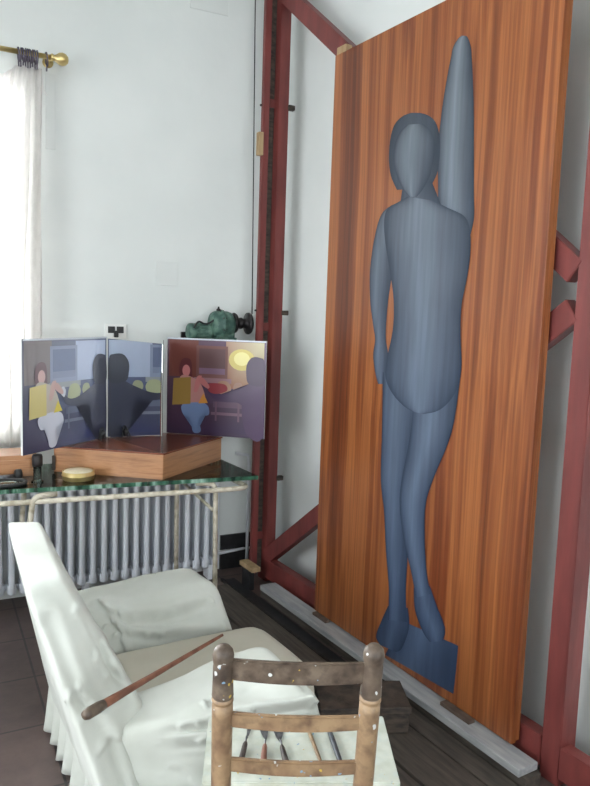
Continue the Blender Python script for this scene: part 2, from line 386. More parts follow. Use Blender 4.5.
# radiator
rad = thing('radiator', 'white column radiator of many upright fins under the glass table', 'radiator', bw(1.15, .12, 0))
pitch = .065; nsec = 27; x1 = 1.94
sec_src = None
for i in range(nsec):
    x = x1 - pitch*i
    if sec_src is None:
        bm = BM()
        for off in (.065, .115, .165):
            base = bw(x, off, 0)
            add_tube(bm, [base+Vector((0,0,z)) for z in (.085, .10, .14, .66, .70, .715)], [.012, .021, .0175, .0175, .021, .012], 8)
        add_box(bm, bw(x, .115, .115), (.05, .11, .06), WA, bev=.012); add_box(bm, bw(x, .115, .685), (.05, .11, .06), WA, bev=.012)
        add_tube(bm, [bw(x-.032,.115,.115), bw(x+.032,.115,.115)], .02, 8); add_tube(bm, [bw(x-.032,.115,.685), bw(x+.032,.115,.685)], .02, 8)
        sec_src = obj('section', bm, M['radiator'], rad)
    else:
        s = sec_src.copy(); COL.objects.link(s); s.parent = rad; s.location = -WD*(pitch*i)/1.0
for x in (x1-pitch*.5, x1-pitch*12.5, x1-pitch*22.5):
    bm = BM(); add_box(bm, bw(x, .115, .05), (.03, .10, .10), WA, bev=.006); obj('foot', bm, M['radiator'], rad)

# curtain rod, rings, curtain
RZ = 3.09
rod = thing('curtain_rod', 'brass curtain rod with round ball finial at top left', 'curtain rod', bw(.1, .1, RZ))
bm = BM(); add_tube(bm, [bw(-.95, .1, RZ), bw(.955, .1, RZ)], .0135, 14); obj('rod', bm, M['brass'], rod)
bm = BM(); T = align(bw(.945, .1, RZ), WD)
add_lathe(bm, [(.014,0),(.02,.004),(.02,.012),(.015,.02),(.02,.03),(.031,.045),(.035,.062),(.03,.08),(.018,.093),(0,.097)], T); obj('finial', bm, M['brass'], rod)
bm = BM(); T = align(bw(.945, 0, RZ), -WN); add_lathe(bm, [(.03,0),(.03,.006),(.009,.01),(.009,.1),(0,.1)], T, 14); obj('bracket', bm, M['brass'], rod)
rings = [.668, .782, .793, .805, .817, .829, .841, .853, .865, .876, .925]
ringpos = []
for i, x in enumerate(rings):
    lab = ('dark curtain ring alone on the brass rod nearest the ball finial' if i == len(rings)-1 else
           'dark curtain ring alone at the left edge of the photo' if i == 0 else
           'dark curtain ring bunched with others on the brass rod above the white curtain')
    t = thing('curtain_ring', lab, 'curtain ring', bw(x, .1, RZ-.03), group='bunched curtain rings' if 0 < i < len(rings)-1 else None)
    bm = BM(); c = bw(x, .1, RZ-.015); tilt = random.uniform(-.2, .2)
    pts = [c + (WD*tilt*math.sin(a)*.02) + WN*(.034*math.cos(a)) + Vector((0,0,.034*math.sin(a))) for a in [2*PI*k/20 for k in range(20)]]
    add_tube(bm, pts, .0042, 8, closed=True); obj('hoop', bm, M['ring'], t)
    bm = BM(); add_box(bm, bw(x, .1, RZ-.062), (.008, .014, .03), WA, bev=.002); obj('clip', bm, M['ring'], t)
    ringpos.append(x)
# curtain: folded sheet, gathered under the rings
bm = BM(); nx, nz = 150, 60; ztop = RZ-.072; zbot = .93
grid = []
for j in range(nz+1):
    v = j/nz; z = ztop - v*(ztop-zbot); row = []
    spread = min(1, .55+.9*v)
    for i in range(nx+1):
        u = i/nx
        xt = .60 + u*.30; xb = .28 + u*(.90-.28) if True else 0
        k = min(1, v*1.6)**.8
        x = xt*(1-k)+xb*k
        if u > .93: pass
        amp = .012+.026*min(1, v*3)
        ph = u*2*PI*7.5
        off = .10 + amp*math.sin(ph+.5*math.sin(v*5)+1.2*noise.noise((u*3, v*1.2, 0))) + .012*noise.noise((u*9, v*2, 3))
        x += .012*math.sin(ph*1.0+1.7)*min(1, v*3) + .01*noise.noise((u*4, v*3, 9))
        dz = 0
        # the cloth hangs slack between the far-left ring and the bunch
        if v < .14:
            dz = -.06*(1-v/.14)*(max(0, 1-abs(u-.30)/.3))
        row.append(bm.verts.new(bw(x, off, z+dz)))
    grid.append(row)
for j in range(nz):
    for i in range(nx):
        f = bm.faces.new((grid[j][i], grid[j][i+1], grid[j+1][i+1], grid[j+1][i])); f.smooth = True
cur = thing('curtain', 'sheer white curtain in soft folds hanging over the bright window', 'curtain', bw(.75, .1, zbot))
o = obj('cloth', bm, M['curtain'], cur)
sm = o.modifiers.new('thick', 'SOLIDIFY'); sm.thickness = .0015
bm = BM()
for k, (dx, L) in enumerate(((-.03,.16), (0,.22), (.03,.14))):
    p = bw(.865+dx*.6, .07, ztop+.01); add_tube(bm, smooth_path([p, p+Vector((.012+dx*.3,-.012,-L*.4)), p+Vector((-.006+dx,-.016,-L*.75)), p+Vector((.01+dx*1.2,-.02,-L))], 5), .0035, 6, flat=.5)
obj('tie_tape', bm, M['curtain'], cur)

# ------------------------------------------------------------------ winch motor with pulley on the wall
mo = thing('winch_motor', 'old green geared motor with black pulley wheel mounted on the white wall', 'motor', bw(1.955, .15, 1.5))
bm = BM(); wbox(bm, 1.735, 2.055, 0, .03, 1.44, 1.60, .004); wbox(bm, 1.735, 2.055, .03, .26, 1.53, 1.545, .003)
add_beam(bm, bw(1.815, .02, 1.46), bw(1.815, .23, 1.53), .02, .02); add_beam(bm, bw(1.995, .02, 1.46), bw(1.995, .23, 1.53), .02, .02)
obj('wall_bracket', bm, M['dark_metal'], mo)
ax = WD.copy()
bm = BM(); T = align(bw(1.735, .14, 1.605), ax)
add_lathe(bm, [(0,0),(.04,0),(.052,.008),(.055,.02),(.055,.045),(.05,.05),(.05,.12),(.055,.125),(.055,.14),(.05,.15),(0,.15)], T, 28)
for k in range(16):
    a = 2*PI*k/16; add_box(bm, (0.053*math.cos(a), .053*math.sin(a), .085), (.008,.004,.07), mat=T)
obj('motor_body', bm, M['green'], mo)
bm = BM(); wbox(bm, 1.750, 1.885, .09, .19, 1.545, 1.57, .004); wbox(bm, 1.895, 2.035, .07, .21, 1.545, 1.575, .004); obj('mounting_foot', bm, M['green'], mo)
bm = BM(); T = align(bw(1.880, .14, 1.65), ax)
add_lathe(bm, [(0,0),(.05,0),(.075,.01),(.085,.025),(.09,.04),(.09,.06),(.098,.063),(.098,.075),(.09,.078),(.088,.11),(.08,.135),(.06,.15),(.04,.155),(.04,.165),(0,.165)], T, 32)
wbox(bm, 1.905, 2.025, .075, .205, 1.57, 1.62, .01)
gh = obj('gear_housing', bm, M['green'], mo)
for k in range(8):
    a = 2*PI*k/8+.2; c = T @ Vector((.092*math.cos(a), .092*math.sin(a), .058)); bm = BM()
    add_lathe(bm, [(.007,0),(.007,.006),(.005,.024),(0,.025)], align(c, ax), 6); obj('bolt', bm, M['dark_metal'], gh)
bm = BM(); add_lathe(bm, [(.01,0),(.014,.004),(.014,.014),(.006,.02),(.006,.03),(0,.031)], align(bw(1.935,.14,1.735), (0,0,1)), 12); obj('oil_cap', bm, M['dark_metal'], gh)
bm = BM(); add_tube(bm, smooth_path([bw(1.755,.20,1.63), bw(1.785,.20,1.67), bw(1.835,.19,1.655), bw(1.885,.19,1.68), bw(1.915,.18,1.70)], 5), .006, 8); obj('motor_cable', bm, M['black'], mo)
bm = BM(); T = align(bw(2.030, .14, 1.665), ax)
add_lathe(bm, [(0,0),(.062,0),(.066,.01),(.06,.022),(.034,.026),(.03,.04),(.036,.05),(.036,.06),(.03,.07),(.032,.088),(.05,.095),(.068,.10),(.07,.112),(.066,.12),(.03,.122),(.014,.14),(0,.14)], T, 32)
obj('pulley_wheel', bm, M['dark_metal'], mo)
bm = BM(); add_tube(bm, [bw(2.140,.195,1.725), bw(2.16,.06,3.94)], .0035, 6)
single('steel_cable', bm, M['dark_metal'], 'thin dark cable running straight up the wall from the pulley wheel', 'cable')

# ------------------------------------------------------------------ glass table
TZ = .86
tb = thing('glass_table', 'long table with thick greenish glass top on a rust-flecked cream tube frame', 'table', (1.0, 3.72, 0))
FR, FL, BL, BR = (1.82,3.31), (.05,3.63), (.10,4.06), (1.82,4.00)
bm = BM(); add_prism(bm, [FR, BR, BL, FL], TZ-.022, TZ, bev=.002)
bm.normal_update()
for f in bm.faces:
    if abs(f.normal.z) < .9: f.material_index = 1
obj('glass_top', bm, [M['tabletop'], M['glassedge']], tb)
tr = .0135
bm = BM()
zr = .795
loop = round_path([(.12,3.60,zr),(1.67,3.335,zr),(1.775,3.34,zr),(1.77,3.93,zr),(1.6,3.94,zr),(.14,4.0,zr)], .05)
add_tube(bm, loop, tr, 10, closed=False); obj('rim_tube', bm, M['tube'], tb)
def leg(bm, pts): add_tube(bm, round_path(pts, .045), tr, 10)
ztt = TZ-.0225-tr
bm = BM(); leg(bm, [(1.50,3.42,ztt),(1.60,3.385,ztt),(1.61,3.38,.014)]); obj('leg', bm, M['tube'], tb)
bm = BM(); leg(bm, [(1.50,3.88,ztt),(1.58,3.88,ztt),(1.585,3.88,.014)]); obj('leg', bm, M['tube'], tb)
bm = BM(); leg(bm, [(.80,3.50,ztt),(.69,3.50,ztt),(.66,3.50,.60),(.69,3.52,.25),(.745,3.52,.014)]); obj('leg', bm, M['tube'], tb)
bm = BM(); leg(bm, [(.80,3.86,ztt),(.72,3.86,ztt),(.70,3.86,.60),(.73,3.86,.25),(.77,3.86,.014)]); obj('leg', bm, M['tube'], tb)
bm = BM(); add_tube(bm, [(.745,3.52,.014),(.77,3.86,.014)], tr, 10); obj('floor_bar', bm, M['tube'], tb)
bm = BM(); add_tube(bm, [(1.586,3.86,.745),(1.608,3.40,.66)], .009, 8); obj('brace', bm, M['tube'], tb)

# box with the mirrors
bx = thing('wooden_display_box', 'flat oak-coloured wooden box with a pointed front corner standing on the glass table', 'box', (1.3,3.7,TZ))
poly = [(1.318,3.425),(1.81,3.76),(1.64,3.99),(1.02,3.99),(.86,3.83)]
bm = BM(); add_prism(bm, poly, TZ, .99, bev=.002); obj('box_body', bm, M['boxwood'], bx)
bm = BM(); add_prism(bm, [(1.318,3.419),(1.816,3.758),(1.643,3.996),(1.017,3.996),(.853,3.829)], .991, 1.0, bev=.001); obj('box_lid', bm, M['boxtop'], bx)
bm = BM(); add_beam(bm, (.85,3.825,.91), (.865,3.815,.91), .008, .08); obj('end_trim', bm, M['darkbox'], bx)
P_H, P_V, P_R, P_L = Vector((1.183,3.975,0)), Vector((1.306,3.44,0)), Vector((1.552,3.985,0)), Vector((.663,3.61,0))
P_R2 = Vector((1.995,3.576,0))
def mirror(a, b, z0, z1, label):
    d = (b-a).normalized(); n = Vector((-d.y, d.x, 0))
    t = thing('mirror', label, 'mirror', (a+b)/2+Vector((0,0,z0)))
    # vertical glass sheet with silvered face and thin dark backing
    for nm, mt, o0, o1 in (('mirror_face', 'mirror', 0, .003), ('backing', 'dark_metal', .0031, .006)):
        bm = BM(); sgn = mir_side
        p = [a+n*sgn*o0, b+n*sgn*o0, b+n*sgn*o1, a+n*sgn*o1]
        add_prism(bm, [(q.x,q.y) for q in p], z0, z1); obj(nm, bm, M[mt], t)
    return t
mir_side = 1
mirror(P_H+Vector((.006,-.012,0)), P_V, 1.0015, 1.565, 'frameless upright mirror reflecting the dark seated silhouette, middle of the three panels')
mir_side = -1
mirror(P_V+Vector((.007,.004,0)), Vector((1.507,3.945,0)), 1.0015, 1.56, 'second upright mirror seen edge-on at the pointed corner of the wooden box')

# printed pictures: (polygon in u,v) layers, colours of the print itself
def picture(t, a, b, z0, z1, layers, side, thick=.012):
    d = b-a; L = d.length; d.normalize(); n = Vector((-d.y, d.x, 0))*side    # n faces the viewer
    bm = BM(); p = [a, b, b-n*thick, a-n*thick]; add_prism(bm, [(q.x,q.y) for q in p], z0, z1); obj('panel_board', bm, M['white_paint'], t)
    bm = BM(); lay = bm.loops.layers.float_color.new('paint')
    for i, (pts, col) in enumerate(layers):
        off = .0006+.00025*i; cs = col if isinstance(col, list) else [col]*len(pts)
        vs = [bm.verts.new(a+d*(u*L)+n*off+Vector((0,0,z0+v*(z1-z0)))) for u, v in pts]
        # fan from the middle keeps curved outlines clean
        f = bm.faces.new(vs)
        for lp in f.loops: lp[lay] = cs[vs.index(lp.vert)]
    bmesh.ops.triangulate(bm, faces=[f for f in bm.faces if len(f.verts) > 4])
    # a thin lacquered print sheet: give it a real back, too
    o = obj('print', bm, M['print'], t, recalc=False); return o
def ell(cx, cy, rx, ry, n=20, a0=0): return [(cx+rx*math.cos(2*PI*k/n+a0), cy+ry*math.sin(2*PI*k/n+a0)) for k in range(n)]
def rect(x0,y0,x1,y1): return [(x0,y0),(x1,y0),(x1,y1),(x0,y1)]
def blob(pts, n=5):
    """closed smooth outline"""
    P = [Vector((x,y,0)) for x,y in pts]; out = []; m = len(P)
    for i in range(m):
        p0,p1,p2,p3 = P[i-1],P[i],P[(i+1)%m],P[(i+2)%m]
        for k in range(n):
            t = k/n; q = .5*((2*p1)+(p2-p0)*t+(2*p0-5*p1+4*p2-p3)*t*t+(3*p1-p0-3*p2+p3)*t**3); out.append((q.x,q.y))
    return out
c = srgb
def scene_layers(k):
    """seated sitter with a yellow board, a standing silhouette, a window and chairs; k tints the print"""
    warm = k == 'warm'
    def t(r,g,b):
        if not warm: return c(min(255,r*.95+8), min(255,g*.96+10), min(255,b*.97+22))
        return c(min(255,r*.86+22), g*.68+12, b*.72+20)
    L = [(rect(0,0,1,1), [t(44,44,62), t(48,50,78), t(96,104,124), t(90,86,88)])]
    L += [(rect(.02,.60,.32,.98), t(118,104,92) if not warm else c(118,66,58))]
    L += [(rect(.04,.04,.98,.34), [t(48,46,62), t(44,48,84), t(64,66,84), t(70,66,78)])]
    if warm:
        L += [(rect(.60,.50,.98,.98), [c(150,92,70), c(140,100,70), c(196,188,150), c(176,140,118)])]
        L += [(ell(.76,.80,.13,.11), c(214,196,110)), (ell(.76,.81,.08,.07), c(236,226,150))]
    else:
        L += [(rect(.60,.60,.985,.97), [t(176,182,194), t(170,178,192), t(196,202,212), t(190,196,208)])]
    L += [(rect(.30,.60,.62,.93), t(140,146,160) if not warm else c(124,84,80)), (rect(.33,.64,.595,.90), t(96,104,124) if not warm else c(104,76,78)), (rect(.33,.64,.595,.70), t(126,132,146))]
    L += [(rect(.28,.55,.66,.60), t(150,150,140))]
    L += [(blob([(.50,.44),(.53,.56),(.62,.57),(.66,.50),(.62,.42),(.55,.40)]), t(168,168,116)), (blob([(.68,.50),(.70,.56),(.76,.56),(.78,.48),(.72,.44)]), t(158,158,112))]
    L += [(rect(.48,.30,.78,.36), t(88,92,104)), (rect(.46,.22,.80,.25), t(112,114,120)), (rect(.50,.16,.52,.36), t(100,100,108)), (rect(.73,.16,.75,.36), t(100,100,108))]
    # sitter
    L += [(blob([(.14,.60),(.13,.72),(.17,.79),(.24,.78),(.26,.68),(.25,.58)]), t(92,56,50)), (ell(.20,.665,.04,.06), t(206,166,148))]
    L += [(blob([(.10,.36),(.14,.60),(.26,.60),(.36,.52),(.40,.34),(.28,.28)]), t(190,176,150)), (blob([(.32,.46),(.36,.60),(.35,.62),(.31,.60),(.28,.46)]), t(200,160,140))]
    L += [(blob([(.16,.30),(.30,.34),(.42,.32),(.44,.22),(.34,.18),(.36,.04),(.28,.03),(.25,.18),(.18,.20)]), t(206,204,204) if not warm else c(116,136,176))]
    L += [([(.06,.30),(.25,.32),(.25,.60),(.07,.58)], t(212,192,110) if not warm else c(156,124,64)), ([(.33,.33),(.43,.34),(.38,.44)], t(222,196,64))]
    # silhouette seen from behind, arm stretched towards the sitter
    dk = t(34,34,46) if not warm else c(74,52,84)
    L += [(blob([(.42,.52),(.52,.44),(.66,.46),(.78,.52),(.86,.57),(.97,.585),(.985,.58),(.985,.02),(.84,.02),(.78,.20),(.76,.36),(.62,.36),(.50,.38),(.44,.44)]), dk)]
    hx = .895
    L += [(blob([(hx-.055,.56),(hx-.085,.66),(hx-.08,.76),(hx-.03,.83),(hx+.05,.83),(.985,.79),(.985,.56)]), t(28,28,36) if not warm else c(64,44,72))]
    if warm: L += [(blob([(.42,.53),(.48,.55),(.60,.54),(.62,.48),(.52,.44),(.44,.46)]), c(142,52,60))]
    else: L += [(blob([(.40,.52),(.44,.56),(.47,.52),(.45,.46)]), c(196,198,206))]
    L += [(blob([(.33,.56),(.37,.60),(.44,.52),(.42,.49)]), t(196,154,134))]
    L += [(rect(0,.985,1,1), c(206,212,222))]
    return L
pl = thing('photo_panel', 'standing photo panel with white-trousered sitter and dark silhouette, leftmost of the three panels', 'photo panel', (P_L+P_H)/2+Vector((0,0,1.0)))
picture(pl, P_L, P_H, 1.003, 1.575, scene_layers('cool'), -1)
pr = thing('photo_panel', 'reddish photo panel with yellow lamp glow, rightmost of the three panels', 'photo panel', (P_R+P_R2)/2+Vector((0,0,1.0)))
picture(pr, P_R+Vector((.004,.008,0)), P_R2, 1.003, 1.575, scene_layers('warm'), -1)
def stand(x, y, label, z0=1.0005, hgt=.07):
    t = thing('panel_clip', label, 'clip', (x,y,z0)); bm = BM()
    add_tube(bm, smooth_path([(x-.02,y-.005,z0+.004),(x-.012,y,z0+hgt*.8),(x,y,z0+hgt),(x+.012,y,z0+hgt*.8),(x+.02,y-.005,z0+.004)], 5), .004, 8)
    add_tube(bm, smooth_path([(x-.01,y,z0+hgt*.9),(x-.012,y-.02,z0+hgt*.5),(x-.018,y-.035,z0+.004)], 4), .005, 8); obj('clip_body', bm, M['black'], t)
    bm = BM(); add_lathe(bm, [(.0,0),(.012,.003),(.016,.03),(.012,.045),(0,.048)], Matrix.Translation((x,y-.01,z0+.012)), 12); obj('jaw', bm, M['black'], t)
stand(1.135, 3.885, 'small black clip foot at the bottom of the leftmost photo panel')
# metal foot under the outer end of the left panel
t = thing('panel_stand', 'short clear glass post with dark collar under the left photo panel', 'stand', (.735,3.645,TZ))
bm = BM(); add_lathe(bm, [(.0,0),(.03,0),(.03,.006),(.02,.012),(.02,.08),(.0,.08)], Matrix.Translation((.735,3.63,TZ)), 18); obj('post', bm, M['tabletop'], t)
bm = BM(); add_lathe(bm, [(.0,0),(.024,0),(.026,.01),(.026,.05),(.022,.06),(.0,.0615)], Matrix.Translation((.735,3.63,TZ+.0805)), 18); obj('collar', bm, M['dark_metal'], t)
# brass tin, magnifier, drawer box
t = thing('brass_tin', 'round shallow brass tin with cream top on the glass table', 'tin', (.935,3.62,TZ))
bm = BM(); add_lathe(bm, [(.0,0),(.077,0),(.08,.004),(.08,.02),(.083,.022),(.083,.026),(.08,.028),(.08,.042),(.076,.044),(.074,.039),(.0,.039)], Matrix.Translation((.935,3.62,TZ)), 36); obj('tin_body', bm, M['brass'], t)
bm = BM(); add_lathe(bm, [(.0,0),(.0735,0),(.07,.004),(.0,.006)], Matrix.Translation((.935,3.62,TZ+.0395)), 30); obj('tin_lid', bm, M['cream'], t)
t = thing('magnifying_glass', 'black round magnifying glass with short handle lying on the glass table', 'magnifying glass', (.6,3.63,TZ))
bm = BM(); cc = Vector((.585,3.63,TZ+.009)); add_tube(bm, [cc+Vector((.095*math.cos(a),.065*math.sin(a),0)) for a in [2*PI*k/32 for k in range(32)]], .009, 8, closed=True); obj('lens_rim', bm, M['black'], t)
bm = BM(); add_lathe(bm, [(0,-.003),(.05,-.003),(.088,0),(.05,.004),(0,.005)], Matrix.Translation(cc) @ Matrix.Diagonal((1,.66,1,1)), 32); obj('lens', bm, M['tabletop'], t)
bm = BM(); add_tube(bm, [(.55,3.715,TZ+.018),(.64,3.725,TZ+.018)], .012, 12); obj('handle', bm, M['steel'], t)
bm = BM(); add_lathe(bm, [(0,0),(.02,0),(.026,.008),(.026,.03),(.018,.034),(0,.034)], align((.645,3.726,TZ+.0265), (1,.1,0)), 16); obj('handle_knob', bm, M['black'], t)
t = thing('wooden_case', 'pale wooden case on the glass table at the left edge of the photo', 'box', (.5,3.9,TZ))
bm = BM(); add_box(bm, (.53,3.915,TZ+.055), (.5,.22,.11), R(-8), bev=.003); obj('case_body', bm, M['boxwood'], t)
bm = BM(); add_box(bm, (.515,3.805,TZ+.052), (.44,.01,.07), R(-8), bev=.003); obj('case_front', bm, M['boxwood'], t)

# ------------------------------------------------------------------ red easel frame
PX = 2.2
ea = thing('easel_frame', 'tall oxblood-painted timber easel frame behind the big board', 'easel', (PX, 2.75, 0))
EZ = 3.88
def part_beam(nm, p, q, w, h, up=(0,0,1), mat='red', parent=ea, bev=.003):
    bm = BM(); add_beam(bm, p, q, w, h, up, bev); return obj(nm, bm, M[mat], parent)
part_beam('upright_post', (2.235,3.925,0), (2.235,3.925,EZ), .07, .10, (0,1,0))
part_beam('upright_post', (2.235,1.625,0), (2.235,1.625,EZ), .09, .085, (0,1,0))
part_beam('guide_rail', (2.135,3.925,.05), (2.135,3.925,EZ), .04, .035, (0,1,0))
part_beam('gap_shade_strip', (2.178,3.935,.05), (2.178,3.935,EZ), .036, .022, (0,1,0), mat='darkbox')  # dark filler added so the gap behind the guide rail reads as shade
for z in (.3, 1.65, 3.0): part_beam('guide_spacer', (2.156,3.925,z), (2.2,3.925,z), .02, .05)
part_beam('bottom_rail', (2.215,3.874,.10), (2.215,1.67,.10), .06, .125)
part_beam('bottom_rail', (2.215,1.58,.10), (2.215,.3,.10), .06, .125)
node = (2.215,1.68,1.93)
part_beam('diagonal_brace', (2.215,3.95,3.69), (2.215,1.68,1.925), .055, .095)
part_beam('diagonal_brace', (2.215,3.88,.16), (2.215,1.68,1.79), .055, .095)
for z in (2.98, 1.74, .68):
    part_beam('wall_peg', (2.262,3.872,z), (2.305,3.872,z), .03, .03, mat='darkbox')
for z in (2.78, 1.3): part_beam('wall_peg', (2.28,1.64,z), (2.42,1.64,z), .03, .05)
for z in (2.98,1.75): part_beam('peg_end', (2.10,3.93,z), (2.1145,3.93,z), .012, .012, mat='dark_metal')
bm = BM(); add_box(bm, (2.098,3.915,2.75), (.03,.04,.135), bev=.003)
single('wooden_block', bm, M['raw'], 'small raw-wood block fixed to the thin front strip of the left red post', 'wood block')
bm = BM(); add_box(bm, (2.155,3.135,3.081), (.04,.08,.04), bev=.003)
single('wooden_block', bm, M['raw'], 'raw-wood chock on the top left corner of the big board', 'wood block')

# ------------------------------------------------------------------ the painted board
FX = 2.127
bd_ = thing('painted_board', 'tall striped veneer board with a blue-grey painted standing figure', 'painting', (FX+.025, 2.44, .09))
bm = BM(); add_box(bm, (FX+.0125, 2.466, 1.577), (.025, 1.418, 2.966), bev=.0015); obj('board', bm, M['veneer'], bd_)
bm = BM()
for y in (1.772, 3.155): add_box(bm, (FX+.0345, y, 1.577), (.018,.03,2.95))
for z in (.11, 3.04): add_box(bm, (FX+.0345, 2.4635, z), (.018,1.353,.03))
obj('batten', bm, M['veneer'], bd_)
rb = {'torso': [(2.544,2.281,2.370,2.244),(2.605,2.265,2.281,2.205),(2.676,2.246,2.184,2.163),(2.703,2.207,2.146,2.111),(2.696,2.114,2.133,2.023),(2.647,1.959,2.141,1.923),(2.607,1.820,2.165,1.801),(2.603,1.681,2.161,1.677),(2.637,1.538,2.145,1.554),(2.638,1.452,2.155,1.470),(2.580,1.382,2.202,1.396),(2.497,1.336,2.272,1.344),(2.427,1.318,2.359,1.318)],
'thigh_l': [(2.663,1.478,2.352,1.391),(2.649,1.2,2.376,1.198),(2.639,.957,2.408,.999),(2.605,.817,2.424,.855),(2.575,.627,2.417,.667),(2.538,.441,2.416,.475),(2.534,.292,2.398,.337)],
'thigh_r': [(2.427,1.5,2.147,1.512),(2.44,1.233,2.179,1.267),(2.485,.991,2.273,1.047),(2.49,.871,2.314,.916),(2.449,.715,2.308,.757),(2.381,.569,2.283,.612),(2.346,.473,2.25,.527)],
'foot_l': [(2.539,.36,2.396,.406),(2.586,.261,2.382,.314),(2.619,.175,2.423,.199),(2.585,.144,2.464,.161)],
'foot_r': [(2.363,.514,2.259,.56),(2.348,.415,2.208,.487),(2.287,.335,2.151,.41),(2.239,.308,2.159,.347)],
'block': [(2.447,.327,2.069,.364),(2.497,.207,2.072,.264),(2.543,.111,2.08,.142)],
'arm_up': [(2.367,2.053,2.161,2.024),(2.340,2.182,2.127,2.142),(2.348,2.287,2.136,2.253),(2.362,2.455,2.150,2.419),(2.351,2.617,2.163,2.569),(2.331,2.741,2.179,2.696),(2.314,2.816,2.192,2.783),(2.305,2.854,2.201,2.828),(2.278,2.881,2.221,2.868),(2.256,2.886,2.233,2.879)],
'arm_down': [(2.655,2.257,2.567,2.226),(2.734,2.219,2.563,2.172),(2.780,2.106,2.604,2.067),(2.801,1.964,2.630,1.936),(2.790,1.819,2.650,1.810),(2.757,1.699,2.656,1.693),(2.736,1.627,2.651,1.627),(2.746,1.554,2.631,1.562),(2.725,1.473,2.633,1.481),(2.697,1.417,2.643,1.423)],
'neck': [(2.578,2.36,2.389,2.326),(2.597,2.247,2.304,2.191)],
'head': [(2.569,2.599,2.467,2.583),(2.622,2.574,2.413,2.543),(2.654,2.522,2.383,2.488),(2.656,2.451,2.384,2.417),(2.621,2.375,2.404,2.349),(2.574,2.315,2.445,2.299),(2.530,2.279,2.482,2.273)],
'hair': [(2.552,2.647,2.491,2.634),(2.614,2.643,2.431,2.609),(2.668,2.614,2.384,2.570),(2.692,2.547,2.354,2.503),(2.693,2.466,2.348,2.428),(2.673,2.391,2.360,2.355),(2.624,2.321,2.400,2.302)]}
def mixc(a, b, t): return tuple(a[i]*(1-t)+b[i]*t for i in range(3))+(1,)
bm = BM(); lay = bm.loops.layers.float_color.new('paint')
bmB = BM(); layB = bmB.loops.layers.float_color.new('paint')
for li, (nm, peak, gain) in enumerate((('block',.4,.7),('arm_down',.35,.75),('arm_up',.4,1),('hair',.4,.1),('neck',.4,.3),('foot_l',.5,.6),('foot_r',.5,.7),('thigh_l',.35,.8),('thigh_r',.45,1),('torso',.45,1),('head',.4,.9))):
    tgt, lb = (bmB, layB) if nm == 'block' else (bm, lay)
    off = .0008+.0003*li
    Lp = smooth_path([(FX-off, a, z) for a, z, _, _ in rb[nm]], 5 if nm != 'block' else 2)
    Rp = smooth_path([(FX-off, a, z) for _, _, a, z in rb[nm]], 5 if nm != 'block' else 2)
    K = 10; rows = []
    for i, (p, q) in enumerate(zip(Lp, Rp)):
        row = []
        for k in range(K+1):
            u = k/K; co = p.lerp(q, u)
            h = max(0, min(1, (co.z-.2)/2.4))
            dark = mixc(c(46,60,84), c(56,64,74), h); lite = mixc(c(88,106,134), c(120,128,136), h)
            s = max(0, 1-abs(u-peak)/.55)**1.2*gain
            if k in (0, K): s = -.12
            s += .10*noise.noise((co.y*7, co.z*5, li))
            row.append((tgt.verts.new(co), mixc(dark, lite, max(-.1, s*.85))))
        rows.append(row)
    for r0, r1 in zip(rows, rows[1:]):
        for k in range(K):
            qs = (r0[k], r1[k], r1[k+1], r0[k+1]); f = tgt.faces.new([x[0] for x in qs]); f.smooth = True
            for lp, x in zip(f.loops, qs): lp[lb] = x[1]
f1 = obj('painted_figure', bm, M['figpaint'], bd_, recalc=False); f1['label'] = 'blue-grey painted standing figure with one arm raised'
f2 = obj('painted_plinth', bmB, M['figpaint'], bd_, recalc=False); f2['label'] = 'blue painted block under the figure'

# ------------------------------------------------------------------ floor fittings along the easel
bm = BM(); add_box(bm, (2.098, 2.645, .0265), (.085, 2.05, .053), bev=.003)
single('floor_sill', bm, M['darkplank'], 'dark timber sill under the long grey plank', 'sill')
bm = BM(); add_box(bm, (2.092, 2.645, .069), (.105, 2.01, .031), bev=.004)
single('ledge_plank', bm, M['greyplank'], 'long grey-painted plank on the floor that the big board stands on', 'plank')
bm = BM(); add_box(bm, (2.108, 3.08, .092), (.030,.13,.014), bev=.002)
single('wedge', bm, M['brownbox'], 'thin wooden wedge under the left part of the big board', 'wedge')
bm = BM(); add_box(bm, (2.104, 2.03, .093), (.036,.17,.016), bev=.002)
single('wedge', bm, M['brownbox'], 'thin wooden wedge under the right part of the big board', 'wedge')
t = thing('floor_slot', 'narrow black slot in the floor in front of the grey plank', 'floor slot', (2.01,3.3,0))
bm = BM(); add_box(bm, (2.0, 3.35, .004), (.075, 1.3, .008)); obj('slot_liner', bm, M['black'], t)
bm = BM(); add_box(bm, (1.952, 3.35, .010), (.018, 1.32, .020), bev=.002); obj('edge_strip', bm, M['dark_metal'], t)
t = thing('bracket_stop', 'raw wood block on a black metal bracket at the foot of the left red post', 'bracket', (2.06,3.86,0))
bm = BM(); add_box(bm, (2.05,3.83,.07), (.035,.10,.14), bev=.003); obj('bracket', bm, M['black'], t)
bm = BM(); add_box(bm, (2.045,3.80,.155), (.06,.17,.03), bev=.004); obj('block', bm, M['raw'], t)
bm = BM(); add_box(bm, (1.993, 1.84, .012), (.10, 1.68, .024), bev=.003); single('floor_plank', bm, M['darkplank'], 'short dark floor plank against the sill of the grey plank, nearest the camera', 'plank')
for i, (x, w, lab) in enumerate(((1.835,.20,'dark wooden floor plank running beside the black floor slot'), (1.62,.20,'dark wooden floor plank between the armchair and the other planks'))):
    bm = BM(); add_box(bm, (x, 2.45, .012), (w, 2.9, .024), bev=.003); single('floor_plank', bm, M['darkplank'], lab, 'plank')
t = thing('wooden_trestle_block', 'worn dark wooden box lying on the floor planks behind the ladder-back chair', 'wood box', (1.8,2.3,.024))
Tb = Matrix.Translation((1.78,2.27,.0245)) @ Matrix.Rotation(R(-27), 4, 'Z')
